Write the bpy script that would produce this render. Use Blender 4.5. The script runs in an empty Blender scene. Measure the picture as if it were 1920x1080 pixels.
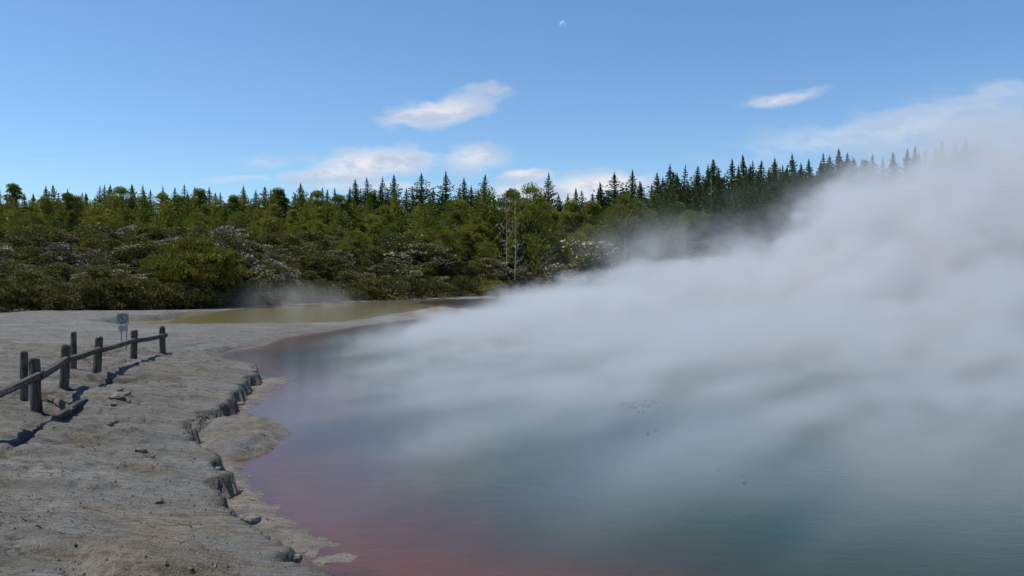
import bpy, math, random
import numpy as np
from mathutils import Vector, Matrix

random.seed(11)
rng = np.random.default_rng(11)
C = bpy.context.scene.collection
SC = bpy.context.scene
R = math.radians
F, HZ, CX, EYE = 1600.0, 515.0, 960.0, 3.5      # focal length and horizon of the photograph in its own pixels, eye height in m

def at(px, py, z=0.0):
    """world point at height z that the photograph shows at (px, py)"""
    d = (EYE - z) * F / (py - HZ)
    return ((px - CX) * d / F, d)

def at_depth(px, py, d):
    return ((px - CX) * d / F, d, EYE + (HZ - py) * d / F)

# ---------------------------------------------------------------- helpers
def tag(o, label=None, cat=None, group=None, kind=None):
    if label: o['label'] = label
    if cat: o['category'] = cat
    if group: o['group'] = group
    if kind: o['kind'] = kind
    return o

def empty(name, loc=(0, 0, 0), rz=0.0):
    o = bpy.data.objects.new(name, None)
    o.empty_display_size = 0.2
    C.objects.link(o)
    o.location = loc
    o.rotation_euler = (0, 0, rz)
    return o

def mesh_of(name, v, faces, mats, mat_index=None, smooth=False):
    """faces: an (n, k) int array or a list of such arrays"""
    if isinstance(faces, np.ndarray): faces = [faces]
    v = np.asarray(v, dtype=np.float32)
    me = bpy.data.meshes.new(name)
    me.vertices.add(len(v))
    me.vertices.foreach_set('co', v.ravel())
    idx = np.concatenate([f.ravel() for f in faces]).astype(np.int32)
    tot = np.concatenate([np.full(len(f), f.shape[1]) for f in faces]).astype(np.int32)
    start = np.concatenate([[0], np.cumsum(tot)[:-1]]).astype(np.int32)
    me.loops.add(len(idx)); me.loops.foreach_set('vertex_index', idx)
    me.polygons.add(len(tot)); me.polygons.foreach_set('loop_start', start)
    if not isinstance(mats, (list, tuple)): mats = [mats]
    for m in mats: me.materials.append(m)
    if mat_index is not None: me.polygons.foreach_set('material_index', np.asarray(mat_index, dtype=np.int32))
    me.polygons.foreach_set('use_smooth', np.full(len(tot), bool(smooth)))
    me.update(calc_edges=True)
    me.validate()
    return me

def obj(name, me, parent=None, loc=(0, 0, 0)):
    o = bpy.data.objects.new(name, me)
    C.objects.link(o)
    o.parent = parent
    o.location = loc
    return o

class MB:
    """collects boxes, tubes and prisms and links them as one mesh"""
    def __init__(s): s.v = []; s.q = []; s.t = []; s.n = 0
    def add(s, v, q):
        v = np.asarray(v, float); q = np.asarray(q, int)
        s.v.append(v); (s.q if q.shape[1] == 4 else s.t).append(q + s.n); s.n += len(v)
    def tube(s, pts, rad, sides=7, cap=True, jitter=0.0, flat=1.0):
        pts = [Vector(p) for p in pts]
        rings = []
        for i, p in enumerate(pts):
            d = (pts[min(i + 1, len(pts) - 1)] - pts[max(i - 1, 0)]).normalized()
            a = d.cross(Vector((0.3, 1, 0.2)) if abs(d.z) > .7 else Vector((0, 0, 1))).normalized(); b = d.cross(a)
            r = rad[i] if hasattr(rad, '__len__') else rad
            for k in range(sides):
                t = 2 * math.pi * k / sides
                rr = r * (1 + random.uniform(-jitter, jitter))
                rings.append(p + a * math.cos(t) * rr + b * math.sin(t) * rr * flat)
        q = [[i * sides + k, i * sides + (k + 1) % sides, (i + 1) * sides + (k + 1) % sides, (i + 1) * sides + k]
             for i in range(len(pts) - 1) for k in range(sides)]
        n0 = s.n
        s.add([tuple(p) for p in rings], q)
        if cap:
            for i, flip in ((0, True), (len(pts) - 1, False)):
                c = s.n
                s.v.append(np.array([tuple(pts[i])])); s.n += 1
                tri = [[n0 + i * sides + k, n0 + i * sides + (k + 1) % sides, c] for k in range(sides)]
                if flip: tri = [t[::-1] for t in tri]
                s.t.append(np.array(tri))
    def prism(s, poly, origin, ux, uy, thick):
        """flat polygon in the plane (ux, uy), extruded both ways by thick/2"""
        o, ux, uy = Vector(origin), Vector(ux), Vector(uy); n = ux.cross(uy).normalized()
        k = len(poly)
        v = [tuple(o + ux * a + uy * b + n * h) for h in (-thick / 2, thick / 2) for a, b in poly]
        s.add(v, [[i, (i + 1) % k, k + (i + 1) % k, k + i] for i in range(k)])
        c0 = s.n - 2 * k
        ca = np.mean(np.array(v[:k]), 0); cb = np.mean(np.array(v[k:]), 0)
        s.v.append(np.array([ca, cb])); ia, ib = s.n, s.n + 1; s.n += 2
        s.t.append(np.array([[c0 + (i + 1) % k, c0 + i, ia] for i in range(k)] + [[c0 + k + i, c0 + k + (i + 1) % k, ib] for i in range(k)]))
    def mesh(s, name, mat, smooth=False):
        f = ([np.concatenate(s.q)] if s.q else []) + ([np.concatenate(s.t)] if s.t else [])
        return mesh_of(name, np.concatenate(s.v), f, mat, smooth=smooth)

# ---------------------------------------------------------------- value noise in numpy
_tab = rng.random((256, 256))
def vnoise(x, y):
    xi = np.floor(x).astype(int); yi = np.floor(y).astype(int)
    fx = x - xi; fy = y - yi
    fx = fx * fx * (3 - 2 * fx); fy = fy * fy * (3 - 2 * fy)
    a = _tab[xi & 255, yi & 255]; b = _tab[(xi + 1) & 255, yi & 255]
    c = _tab[xi & 255, (yi + 1) & 255]; d = _tab[(xi + 1) & 255, (yi + 1) & 255]
    return (a * (1 - fx) + b * fx) * (1 - fy) + (c * (1 - fx) + d * fx) * fy
def fbm(x, y, oct=4, rough=0.5):
    s = 0; a = 1; t = 0
    for i in range(oct):
        s = s + a * vnoise(x * 2.03 ** i + 17.3 * i, y * 2.03 ** i + 5.1 * i); t += a; a *= rough
    return s / t - 0.5
def sstep(a, b, x):
    t = np.clip((x - a) / (b - a), 0, 1)
    return t * t * (3 - 2 * t)

def sdist(poly, x, y):
    """signed distance to a closed polygon, positive inside"""
    P = np.array(poly, float); Q = np.roll(P, -1, 0)
    best = np.full(x.shape, 1e9); inside = np.zeros(x.shape, bool)
    for (ax, ay), (bx, by) in zip(P, Q):
        dx, dy = bx - ax, by - ay
        t = np.clip(((x - ax) * dx + (y - ay) * dy) / (dx * dx + dy * dy + 1e-12), 0, 1)
        best = np.minimum(best, (x - ax - t * dx) ** 2 + (y - ay - t * dy) ** 2)
        c = (ay > y) != (by > y)
        inside ^= c & (x < (bx - ax) * (y - ay) / (by - ay + 1e-12) + ax)
    d = np.sqrt(best)
    return np.where(inside, d, -d)

# ---------------------------------------------------------------- node helpers
class NT:
    def __init__(s, tree): s.t = tree
    def new(s, kind, **kw):
        n = s.t.nodes.new(kind)
        for k, v in kw.items(): setattr(n, k, v)
        return n
    def put(s, sock, v):
        if isinstance(v, bpy.types.NodeSocket): s.t.links.new(v, sock)
        else: sock.default_value = v
    def m(s, op, *ins, clamp=False):
        n = s.new('ShaderNodeMath', operation=op); n.use_clamp = clamp
        for i, v in enumerate(ins): s.put(n.inputs[i], v)
        return n.outputs[0]
    def vm(s, op, *ins):
        n = s.new('ShaderNodeVectorMath', operation=op)
        for i, v in enumerate(ins):
            if op == 'SCALE' and i == 1: s.put(n.inputs['Scale'], v)
            else: s.put(n.inputs[i], v)
        return n.outputs['Value'] if op in ('LENGTH', 'DOT_PRODUCT', 'DISTANCE') else n.outputs[0]
    def smooth(s, v, a, b, lo=0.0, hi=1.0):
        n = s.new('ShaderNodeMapRange', interpolation_type='SMOOTHSTEP')
        s.put(n.inputs[0], v); s.put(n.inputs[1], a); s.put(n.inputs[2], b); s.put(n.inputs[3], lo); s.put(n.inputs[4], hi)
        return n.outputs[0]
    def lin(s, v, a, b, lo=0.0, hi=1.0):
        n = s.new('ShaderNodeMapRange')
        s.put(n.inputs[0], v); s.put(n.inputs[1], a); s.put(n.inputs[2], b); s.put(n.inputs[3], lo); s.put(n.inputs[4], hi)
        return n.outputs[0]
    def noise(s, vec, scale=1.0, detail=3.0, rough=0.55, color=False):
        n = s.new('ShaderNodeTexNoise')
        s.put(n.inputs['Vector'], vec); s.put(n.inputs['Scale'], scale); s.put(n.inputs['Detail'], detail); s.put(n.inputs['Roughness'], rough)
        return n.outputs['Color'] if color else n.outputs[0]
    def mix(s, f, a, b):
        n = s.new('ShaderNodeMix', data_type='RGBA')
        s.put(n.inputs[0], f); s.put(n.inputs[6], a); s.put(n.inputs[7], b)
        return n.outputs[2]
    def xyz(s, v):
        n = s.new('ShaderNodeSeparateXYZ'); s.put(n.inputs[0], v)
        return n.outputs
    def comb(s, x, y, z):
        n = s.new('ShaderNodeCombineXYZ'); s.put(n.inputs[0], x); s.put(n.inputs[1], y); s.put(n.inputs[2], z)
        return n.outputs[0]
    def curve(s, v, pts):
        n = s.new('ShaderNodeFloatCurve'); c = n.mapping.curves[0]
        c.points[0].location = pts[0]; c.points[1].location = pts[-1]
        for p in pts[1:-1]: c.points.new(*p)
        n.mapping.update()
        s.put(n.inputs['Value'], v)
        return n.outputs[0]

def material(name):
    m = bpy.data.materials.new(name); m.use_nodes = True
    m.node_tree.nodes.clear()
    return m, NT(m.node_tree)

def finish(m, n, bsdf, volume=None):
    out = n.new('ShaderNodeOutputMaterial')
    if bsdf is not None: n.t.links.new(bsdf, out.inputs['Surface'])
    if volume is not None: n.t.links.new(volume, out.inputs['Volume'])
    return m

def principled(n, col, rough=0.9, spec=0.2, normal=None):
    b = n.new('ShaderNodeBsdfPrincipled')
    n.put(b.inputs['Base Color'], col); n.put(b.inputs['Roughness'], rough); n.put(b.inputs['Specular IOR Level'], spec)
    if normal is not None: n.put(b.inputs['Normal'], normal)
    return b.outputs[0]

def bump(n, h, strength, dist):
    b = n.new('ShaderNodeBump'); n.put(b.inputs['Height'], h); b.inputs['Strength'].default_value = strength; b.inputs['Distance'].default_value = dist
    return b.outputs[0]

def leaf_material(name, a, b, c, patch=0.35, trans=0.25):
    """a, b: the two ends of the kind's range from tree to tree; c: older or rustier sprays inside one crown"""
    m, n = material(name)
    rnd = n.new('ShaderNodeObjectInfo').outputs['Random']
    geo = n.new('ShaderNodeNewGeometry')
    pos = geo.outputs['Position']
    col = n.mix(rnd, (*a, 1), (*b, 1))
    col = n.mix(n.m('MULTIPLY', n.smooth(n.noise(pos, patch, 3), .45, .7), .6), col, (*c, 1))
    isl = geo.outputs['Random Per Island']
    hsv = n.new('ShaderNodeHueSaturation'); n.put(hsv.inputs['Color'], col)
    n.put(hsv.inputs['Value'], n.lin(isl, 0, 1, .6, 1.4)); n.put(hsv.inputs['Hue'], n.lin(isl, 0, 1, .49, .51))
    col = hsv.outputs[0]
    d = principled(n, col, .65, .25)
    t = n.new('ShaderNodeBsdfTranslucent'); n.put(t.inputs[0], col)
    mx = n.new('ShaderNodeMixShader'); mx.inputs[0].default_value = trans
    n.t.links.new(d, mx.inputs[1]); n.t.links.new(t.outputs[0], mx.inputs[2])
    return finish(m, n, mx.outputs[0])

def bark_material(name, a, b, scale=6.0):
    m, n = material(name)
    co = n.new('ShaderNodeTexCoord').outputs['Object']
    st = n.vm('MULTIPLY', co, (1, 1, .18))
    f = n.noise(st, scale, 4, .65)
    return finish(m, n, principled(n, n.mix(n.smooth(f, .3, .7), (*a, 1), (*b, 1)), .9, .15, bump(n, f, .6, .03)))

M_CON = leaf_material('conifer_needles', (.034, .060, .012), (.070, .098, .019), (.070, .080, .020), trans=.22)
M_PINE = leaf_material('pine_needles', (.090, .125, .012), (.25, .245, .030), (.170, .135, .024), trans=.32)
M_KAN = leaf_material('scrub_leaves', (.065, .076, .014), (.125, .120, .021), (.115, .082, .026))
M_FLO = leaf_material('pale_blossom', (.33, .30, .20), (.42, .38, .28), (.24, .24, .12), trans=.1)
M_GREY = leaf_material('lichen_twigs', (.20, .18, .145), (.28, .255, .21), (.14, .12, .085), trans=.05)
M_BUSH = leaf_material('bush_leaves', (.075, .083, .016), (.125, .115, .026), (.12, .082, .03), patch=.8)
M_YEL = leaf_material('yellow_leaves', (.17, .17, .018), (.21, .20, .025), (.10, .11, .02), patch=.9)
M_MOSS = leaf_material('domed_tree_leaves', (.14, .15, .018), (.15, .155, .02), (.20, .12, .02), patch=.25)
M_BARK = bark_material('bark', (.05, .04, .03), (.13, .11, .085))
M_DEAD = bark_material('bleached_bark', (.17, .155, .135), (.33, .305, .27), 9)
M_POST = bark_material('weathered_timber', (.030, .026, .022), (.15, .13, .108), 14)

# ---------------------------------------------------------------- the lie of the land
# crust edge of the near bank, traced upward from under the camera, in photo pixels
crust_px = [(700, 1130), (640, 1090), (595, 1062), (565, 1045), (536, 1021), (512, 1000), (482, 986), (461, 977), (443, 965), (437, 944), (429, 931), (424, 915),
            (426, 895), (414, 873), (420, 853), (396, 842), (380, 830), (362, 815), (360, 795), (384, 776), (420, 766), (438, 752), (448, 735),
            (458, 721), (472, 711), (486, 700), (480, 686), (457, 678), (425, 671), (408, 667), (428, 656), (473, 649), (507, 641), (533, 630), (573, 624),
            (623, 617), (673, 608), (740, 600), (790, 594), (840, 589), (905, 583)]
crust = [at(x, y, .30 if y > 668 else .12) for x, y in crust_px]
pool = crust + [(-6, 92), (-11, 101), (-12, 110), (-9, 119), (-2, 129), (3, 143), (8, 152), (24, 160), (60, 166), (95, 160), (112, 120), (104, 70), (84, 36), (52, 12), (20, 4), (4, 5.2)]
shelf_up = [at(x, y) for x, y in [(470, 716), (500, 706), (540, 707), (552, 716), (522, 728), (508, 742), (486, 752), (482, 768), (470, 782), (440, 778), (446, 745)]]
prom = [at(x, y, .1) for x, y in [(368, 810), (386, 790), (430, 783), (470, 776), (505, 788), (521, 802), (512, 818), (490, 836), (455, 845), (425, 850), (388, 838)]]
shelf_low = [at(x, y) for x, y in [(418, 850), (440, 862), (466, 880), (487, 896), (500, 915), (525, 935), (535, 965), (560, 985), (610, 1010), (650, 1040), (660, 1080), (690, 1130), (560, 1060), (430, 965), (400, 915)]]
pond = [at(x, y) for x, y in [(186, 613), (206, 606), (240, 602), (285, 602), (322, 597), (332, 590), (395, 586), (455, 580), (520, 575), (585, 571), (660, 567), (760, 562), (830, 560), (880, 561), (890, 568), (800, 577),
                             (740, 589), (690, 598), (640, 605), (560, 609), (433, 612), (317, 614), (240, 615)]]
palette = [at(x, y) for x, y in [(730, 590), (800, 574), (890, 560), (1000, 555), (1090, 556), (960, 572), (860, 584), (780, 596)]]

TLX = [-160, -120, -80, -60, -44, -36, -28, -21, -12, 4, 35, 100, 200]
TLY = [-10, 6, 32, 48, 66, 78, 92, 111, 126, 153, 169, 178, 187]
def tree_line(x): return np.interp(x, TLX, TLY)
def hill(x, y):
    d = y - np.maximum(tree_line(x), 72)
    h = np.where(d < 120, .088 * d, 10.56 + .02 * (d - 120)) * sstep(0, 14, d)
    return h * (1 + .25 * sstep(20, 60, x))

ledge_lines = [[at(x, y, z) for x, y, z in l] for l in (
    [(0, 838, .8), (60, 795, .78), (104, 752, .72), (150, 724, .62), (200, 703, .52), (250, 685, .44), (310, 669, .36), (380, 656, .28), (440, 646, .2), (485, 640, .15)],
    [(318, 652, .3), (400, 637, .2), (480, 628, .15), (560, 621, .12)],
    [(312, 628, .15), (400, 622, .12), (500, 616, .1), (640, 610, .1)],
    [(150, 690, .6), (210, 672, .5), (270, 655, .4), (320, 640, .3), (420, 628, .2)])]
def line_dist(path, x, y):
    best = np.full(x.shape, 1e9)
    for (ax, ay), (bx, by) in zip(path, path[1:]):
        dx, dy = bx - ax, by - ay
        t = np.clip(((x - ax) * dx + (y - ay) * dy) / (dx * dx + dy * dy), 0, 1)
        best = np.minimum(best, (x - ax - t * dx) ** 2 + (y - ay - t * dy) ** 2)
    return np.sqrt(best)

def land(x, y):
    """(height, colour, offshore distance in the pool, in pond) of the ground at x, y"""
    n1 = fbm(x * .35, y * .35, 4); n2 = fbm(x * 1.6 + 9, y * 1.6, 4, .6); n3 = fbm(x * 6 + 3, y * 6, 3, .6)
    near = sstep(44, 29, y)
    sp = sdist(pool, x, y) + (n2 * .62 + n3 * .30) * (0.25 + .75 * near) * sstep(75, 50, y)
    spd = sdist(pond, x, y) + n2 * .8 + n1 * 1.2
    sh = np.maximum(sdist(shelf_up, x, y), sdist(shelf_low, x, y)) - .32 + n2 * .5 + n3 * .03
    pr = sdist(prom, x, y) + n2 * .25 + n3 * .12
    # bank: top of the crust, rising away from the pool on the near side
    inland = np.maximum(-sp, 0)
    top = .09 + .25 * near + .085 * np.minimum(inland, 12) * near + .02 * np.minimum(inland, 20) * (1 - near)
    # low ledges in the crust, each a few centimetres
    q = (inland * .42 + n1 * 2.4 + .12 * x) * 1.15
    led = np.floor(q) + sstep(.80, .98, q - np.floor(q))
    top = top + .055 * (led - q) * sstep(.3, 2.5, inland) + n2 * .05 + n3 * .045 + n1 * .16 * sstep(.5, 4, inland)
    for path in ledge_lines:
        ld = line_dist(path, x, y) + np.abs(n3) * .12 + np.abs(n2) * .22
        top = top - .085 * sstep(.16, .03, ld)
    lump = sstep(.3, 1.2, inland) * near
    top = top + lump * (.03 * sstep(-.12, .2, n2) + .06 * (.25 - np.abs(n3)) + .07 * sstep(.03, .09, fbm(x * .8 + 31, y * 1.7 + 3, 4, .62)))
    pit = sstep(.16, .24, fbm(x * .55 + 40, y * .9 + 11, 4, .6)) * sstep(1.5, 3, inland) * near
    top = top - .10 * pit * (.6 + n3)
    top = top + hill(x, y)
    # the flat terraces beyond the pool lie only just above the water
    far = sstep(70, 84, y)
    top = np.where(hill(x, y) < .05, top * (1 - far) + (.03 + .10 * (n1 + .5) + .04 * n2) * far, top)
    # bed of the pool: shelves at the water line, then dropping away
    off = np.maximum(sp, 0)
    bed = np.maximum(-.10 - .10 * off - .35 * np.maximum(off - 3, 0), -4) + n2 * .04
    bed = np.maximum(bed, np.where(sh > -1.2, np.minimum(.045, .03 + .14 * sh) + n3 * .03 + n2 * .05, -9))
    bed = np.maximum(bed, np.where(pr > -.6, np.minimum(.20, .10 + .38 * pr) + n3 * .07 + n2 * .05, -9))
    w = sstep(.02, .12 + 1.3 * (1 - near), -sp)
    z = bed * (1 - w) + top * w
    pw = sstep(-.6, .8, spd) * sstep(-.5, .5, -sp)
    z = z * (1 - pw) + (-.35) * pw
    # what the ground is made of
    shape = x.shape + (3,)
    c = np.empty(shape); c[:] = (.160, .156, .143)
    def lay(mask, col):
        m = mask[..., None]; c[:] = c * (1 - m) + np.array(col) * m
    lay(sstep(-.05, .2, fbm(x * .25 + 7, y * .5, 4)) * .5, (.232, .228, .21))
    lay(sstep(.10, .22, fbm(x * .5 + 70, y * .9 + 20, 4, .6)) * .45 * near, (.165, .12, .065))
    lay(sstep(.08, .3, fbm(x * .7 + 50, y * 1.2, 4)) * .6 * near, (.17, .145, .10))
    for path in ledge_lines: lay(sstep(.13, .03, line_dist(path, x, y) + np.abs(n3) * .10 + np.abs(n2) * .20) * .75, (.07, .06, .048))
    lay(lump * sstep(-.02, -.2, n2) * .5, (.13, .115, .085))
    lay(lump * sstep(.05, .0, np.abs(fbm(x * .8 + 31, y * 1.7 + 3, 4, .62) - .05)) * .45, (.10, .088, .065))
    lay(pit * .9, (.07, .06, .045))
    lay((1 - w) * sstep(-.05, .1, sh) * .5, (.21, .204, .188))
    lay((1 - w) * sstep(.03, -.08, z) * (.35 + .5 * near), (.26, .12, .07))
    lay((1 - w) * sstep(.16, .02, z) * sstep(-.02, .05, z) * .15, (.26, .17, .08))
    lay((1 - w) * sstep(-.3, -.9, z), (.10, .12, .08))
    lay(sstep(-1, 1.5, sdist(palette, x, y) + n1 * 3) * .6, (.22, .14, .075))
    lay(sstep(40, 90, x) * sstep(0, 30, y) * .5, (.22, .2, .15))
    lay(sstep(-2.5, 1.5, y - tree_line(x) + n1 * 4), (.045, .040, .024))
    lay(pw * .9, (.10, .085, .035))
    return z, c, off, np.where(sp > 0, -9, spd)

def ground_z(x, y):
    z, _, _, _ = land(np.array([float(x)]), np.array([float(y)]))
    return float(z[0])

def axis(parts):
    out = []
    for a, b, st in parts: out += list(np.arange(a, b, st))
    out.append(parts[-1][1])
    return np.array(out)
gx = axis([(-3000, -400, 260), (-400, -120, 28), (-120, -44, 2.0), (-44, -19, .45), (-19, -9, .13), (-9, 1, .075), (1, 6, .3), (6, 130, 2.2), (130, 400, 27), (400, 3000, 260)])
gy = axis([(-300, -20, 28), (-20, 6, 1.5), (6, 14, .10), (14, 36, .085), (36, 75, .22), (75, 180, .9), (180, 420, 8), (420, 4200, 270)])
GX, GY = np.meshgrid(gx, gy, indexing='ij')
GZ, GC, GO, GP = land(GX, GY)

def grid_faces(nx, ny, keep=None):
    i, j = np.meshgrid(np.arange(nx - 1), np.arange(ny - 1), indexing='ij')
    f = np.stack([i * ny + j, (i + 1) * ny + j, (i + 1) * ny + j + 1, i * ny + j + 1], -1).reshape(-1, 4)
    return f if keep is None else f[keep.reshape(-1)]

def set_color(me, name, c):
    a = me.attributes.new(name, 'FLOAT_COLOR', 'POINT')
    a.data.foreach_set('color', np.concatenate([c.reshape(-1, 3), np.ones((c.size // 3, 1))], 1).astype(np.float32).ravel())
def set_float(me, name, v):
    a = me.attributes.new(name, 'FLOAT', 'POINT'); a.data.foreach_set('value', v.astype(np.float32).ravel())

m, n = material('sinter_ground')
att = n.new('ShaderNodeAttribute', attribute_name='ground_colour').outputs['Color']
pos = n.new('ShaderNodeNewGeometry').outputs['Position']
squash = n.vm('MULTIPLY', pos, (.5, 1.6, 1)); f4 = n.noise(n.vm('MULTIPLY', pos, (1.2, 5, 3)), 3.0, 5, .75)
f1 = n.noise(squash, 1.1, 5, .65); f2 = n.noise(pos, 7, 5, .7); f3 = n.noise(pos, 28, 4, .7)
hs = n.new('ShaderNodeHueSaturation'); n.put(hs.inputs['Color'], att)
n.put(hs.inputs['Value'], n.m('MULTIPLY', n.lin(f1, .3, .7, .70, 1.30), n.lin(f2, .3, .7, .78, 1.2)))
crk = n.new('ShaderNodeTexVoronoi', feature='DISTANCE_TO_EDGE'); n.put(crk.inputs['Vector'], n.vm('ADD', squash, n.vm('SCALE', n.noise(pos, 2.2, 3, color=True), .5))); crk.inputs['Scale'].default_value = 1.1
line = n.m('MULTIPLY', n.smooth(crk.outputs['Distance'], .0, .03, 1, 0), n.smooth(f1, .54, .66))
hgt = n.m('SUBTRACT', n.m('ADD', n.m('MULTIPLY', f2, .7), n.m('ADD', n.m('MULTIPLY', f3, .35), n.m('MULTIPLY', f4, .8))), n.m('MULTIPLY', line, .8))
col = n.mix(n.m('MULTIPLY', line, .7), hs.outputs[0], (.05, .045, .035, 1))
col = n.mix(n.m('MULTIPLY', n.smooth(f4, .515, .60), .75), col, (.075, .066, .05, 1))
col = n.mix(n.m('MULTIPLY', n.smooth(f3, .62, .72), .5), col, (.09, .08, .06, 1))
finish(m, n, principled(n, col, .92, .15, bump(n, hgt, .9, .09)))
M_GROUND = m
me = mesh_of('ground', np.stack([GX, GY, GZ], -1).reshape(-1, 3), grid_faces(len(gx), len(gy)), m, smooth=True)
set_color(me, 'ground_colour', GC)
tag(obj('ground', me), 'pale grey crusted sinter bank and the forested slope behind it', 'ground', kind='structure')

# ---------------------------------------------------------------- the two waters
def water_material(name, stops, clear, rip, deep=None):
    m, n = material(name)
    d = n.new('ShaderNodeAttribute', attribute_name='offshore').outputs['Fac']
    pos = n.new('ShaderNodeNewGeometry').outputs['Position']
    wob = n.noise(n.vm('MULTIPLY', pos, (.35, .22, 1)), 1.0, 5, .6)
    dd = n.m('ADD', d, n.m('MULTIPLY', n.m('SUBTRACT', wob, .5), n.m('MINIMUM', n.m('MULTIPLY', d, 1.5), 4.0)))
    rmp = n.new('ShaderNodeValToRGB'); el = rmp.color_ramp.elements
    top = stops[-1][0]
    while len(el) < len(stops): el.new(.5)
    for e, (p, c) in zip(el, stops): e.position = p / top; e.color = (*c, 1)
    n.put(rmp.inputs[0], n.m('DIVIDE', dd, top))
    st = n.vm('MULTIPLY', pos, (1, 2.2, 1))
    h = n.m('ADD', n.noise(st, 1.6, 3, .6), n.m('MULTIPLY', n.noise(st, 6, 2, .6), .35))
    nrm = bump(n, h, .35, rip)
    body = n.new('ShaderNodeBsdfDiffuse'); n.put(body.inputs[0], rmp.outputs[0])
    tr = n.new('ShaderNodeBsdfTransparent'); tr.inputs[0].default_value = (.9, .78, .7, 1)
    mx = n.new('ShaderNodeMixShader'); n.put(mx.inputs[0], n.smooth(d, 0, clear, .25, 1)); n.t.links.new(tr.outputs[0], mx.inputs[1]); n.t.links.new(body.outputs[0], mx.inputs[2])
    gl = n.new('ShaderNodeBsdfGlossy'); gl.inputs['Roughness'].default_value = .13; n.put(gl.inputs['Normal'], nrm)
    fr = n.new('ShaderNodeFresnel'); fr.inputs['IOR'].default_value = 1.33; n.put(fr.inputs['Normal'], nrm)
    m2 = n.new('ShaderNodeMixShader'); n.put(m2.inputs[0], fr.outputs[0]); n.t.links.new(mx.outputs[0], m2.inputs[1]); n.t.links.new(gl.outputs[0], m2.inputs[2])
    return finish(m, n, m2.outputs[0])

M_POOL = water_material('pool_water', [(0, (.12, .062, .030)), (.9, (.098, .040, .019)), (2.2, (.068, .033, .017)), (3.3, (.032, .031, .015)), (5.5, (.011, .034, .017)), (14, (.007, .034, .018))], 1.0, .016)
M_POND = water_material('pond_water', [(0, (.27, .23, .10)), (3, (.24, .205, .07)), (10, (.21, .18, .06))], .8, .006)

def water(name, mask, z, off, mat, label):
    face = mask[:-1, :-1] | mask[1:, :-1] | mask[:-1, 1:] | mask[1:, 1:]
    f = grid_faces(len(gx), len(gy), face)
    u, inv = np.unique(f, return_inverse=True)
    v = np.stack([GX.reshape(-1)[u], GY.reshape(-1)[u], np.full(len(u), z)], -1)
    me = mesh_of(name, v, inv.reshape(f.shape), mat, smooth=True)
    set_float(me, 'offshore', off.reshape(-1)[u])
    return tag(obj(name, me), label, 'water', kind='structure')
water('pool_water', (GO > 0), 0.0, GO, M_POOL, 'steaming green hot pool with a rust red rim along the crusted bank')
water('pond_water', (GP > -1.0), 0.02, np.maximum(GP, 0), M_POND, 'still olive brown pond behind the pale spit')

# ---------------------------------------------------------------- plants
def quads(cen, direc, length, width, roll=None):
    """one small leaf spray per centre: a quad along direc, turned by a random roll"""
    k = len(cen)
    d = direc / (np.linalg.norm(direc, axis=1, keepdims=True) + 1e-9)
    r = rng.normal(size=(k, 3)); s = np.cross(d, r); s /= np.linalg.norm(s, axis=1, keepdims=True) + 1e-9
    L = (d * np.asarray(length).reshape(-1, 1)) * .5; W = s * np.asarray(width).reshape(-1, 1) * .5
    v = np.stack([cen - L - W * .6, cen - L * .2 + W * -1.0, cen + L, cen - L * .2 + W], 1).reshape(-1, 3)
    return v, np.arange(4 * k).reshape(-1, 4)

def join(parts):
    v, f, mi, o = [], [], [], 0
    for pv, pf, k in parts:
        v.append(pv); f.append(pf + o); mi.append(np.full(len(pf), k)); o += len(pv)
    return np.concatenate(v), np.concatenate(f), np.concatenate(mi)

def rnd(a, b, k=None): return rng.uniform(a, b, k)

def conifer(hgt, rad, low=.12, gap=.44, lean=0.0, mat=None, up=0.0):
    """whorled spire: a leader and rings of branches, each branch a row of needle tufts turning up at its tip"""
    tr = MB(); pts = [(lean * (i / 6) ** 2 + rnd(-.05, .05), rnd(-.05, .05), hgt * i / 6 * .985) for i in range(7)]
    tr.tube(pts, [max(.03, .022 * hgt * (1 - i / 6.3)) for i in range(7)], 6)
    cen, dr, ln, wd = [], [], [], []
    z = hgt * low
    while z < hgt * .99:
        t = (z - hgt * low) / (hgt * (1 - low))
        r = rad * min(1, (1 - t) ** .72 * 1.05 * min(1, ((1 - t) / .22) ** .75) + .006) * min(1, .55 + 2.2 * t)
        k = int(rnd(5, 8)); a0 = rnd(0, 6.28)
        if rnd(0, 1) < .1 and t < .85: z += gap * .5; continue
        for b in range(k):
            a = a0 + 6.283 * b / k + rnd(-.35, .35); rr = r * rnd(.45, 1.30)
            droop = rnd(-.10, .16) - .10 * (1 - t)
            ns = max(2, int(rr / .36))
            for q in range(ns):
                u = (q + .7) / ns
                p = np.array([math.cos(a) * rr * u + lean * t * t, math.sin(a) * rr * u, z + rr * (droop * u + .30 * u * u)])
                for _ in range(4):
                    cen.append(p + rng.normal(size=3) * .10 * (1.2 - .3 * u) * min(1, .3 + 2.2 * (1 - t)))
                    dr.append([math.cos(a) * .7 + rnd(-.6, .6), math.sin(a) * .7 + rnd(-.6, .6), rnd(.15, 1.1) + up])
                    ln.append(rnd(.38, .66) * (.45 + .55 * min(1, 2.2 * (1 - t)))); wd.append(rnd(.16, .28) * (.45 + .55 * min(1, 2.2 * (1 - t))))
        z += gap * rnd(.75, 1.25) * (1 - .35 * t)
    for q in range(16):
        cen.append(np.array([lean, 0, hgt * (1 - .06 * q / 14 + .004)])); dr.append([rnd(-.3, .3), rnd(-.3, .3), 1]); ln.append(.5); wd.append(.13)
    v, f = quads(np.array(cen), np.array(dr, float), ln, wd)
    return tr.mesh('trunk', M_BARK, True), mesh_of('crown', v, f, mat or M_CON)

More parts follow.
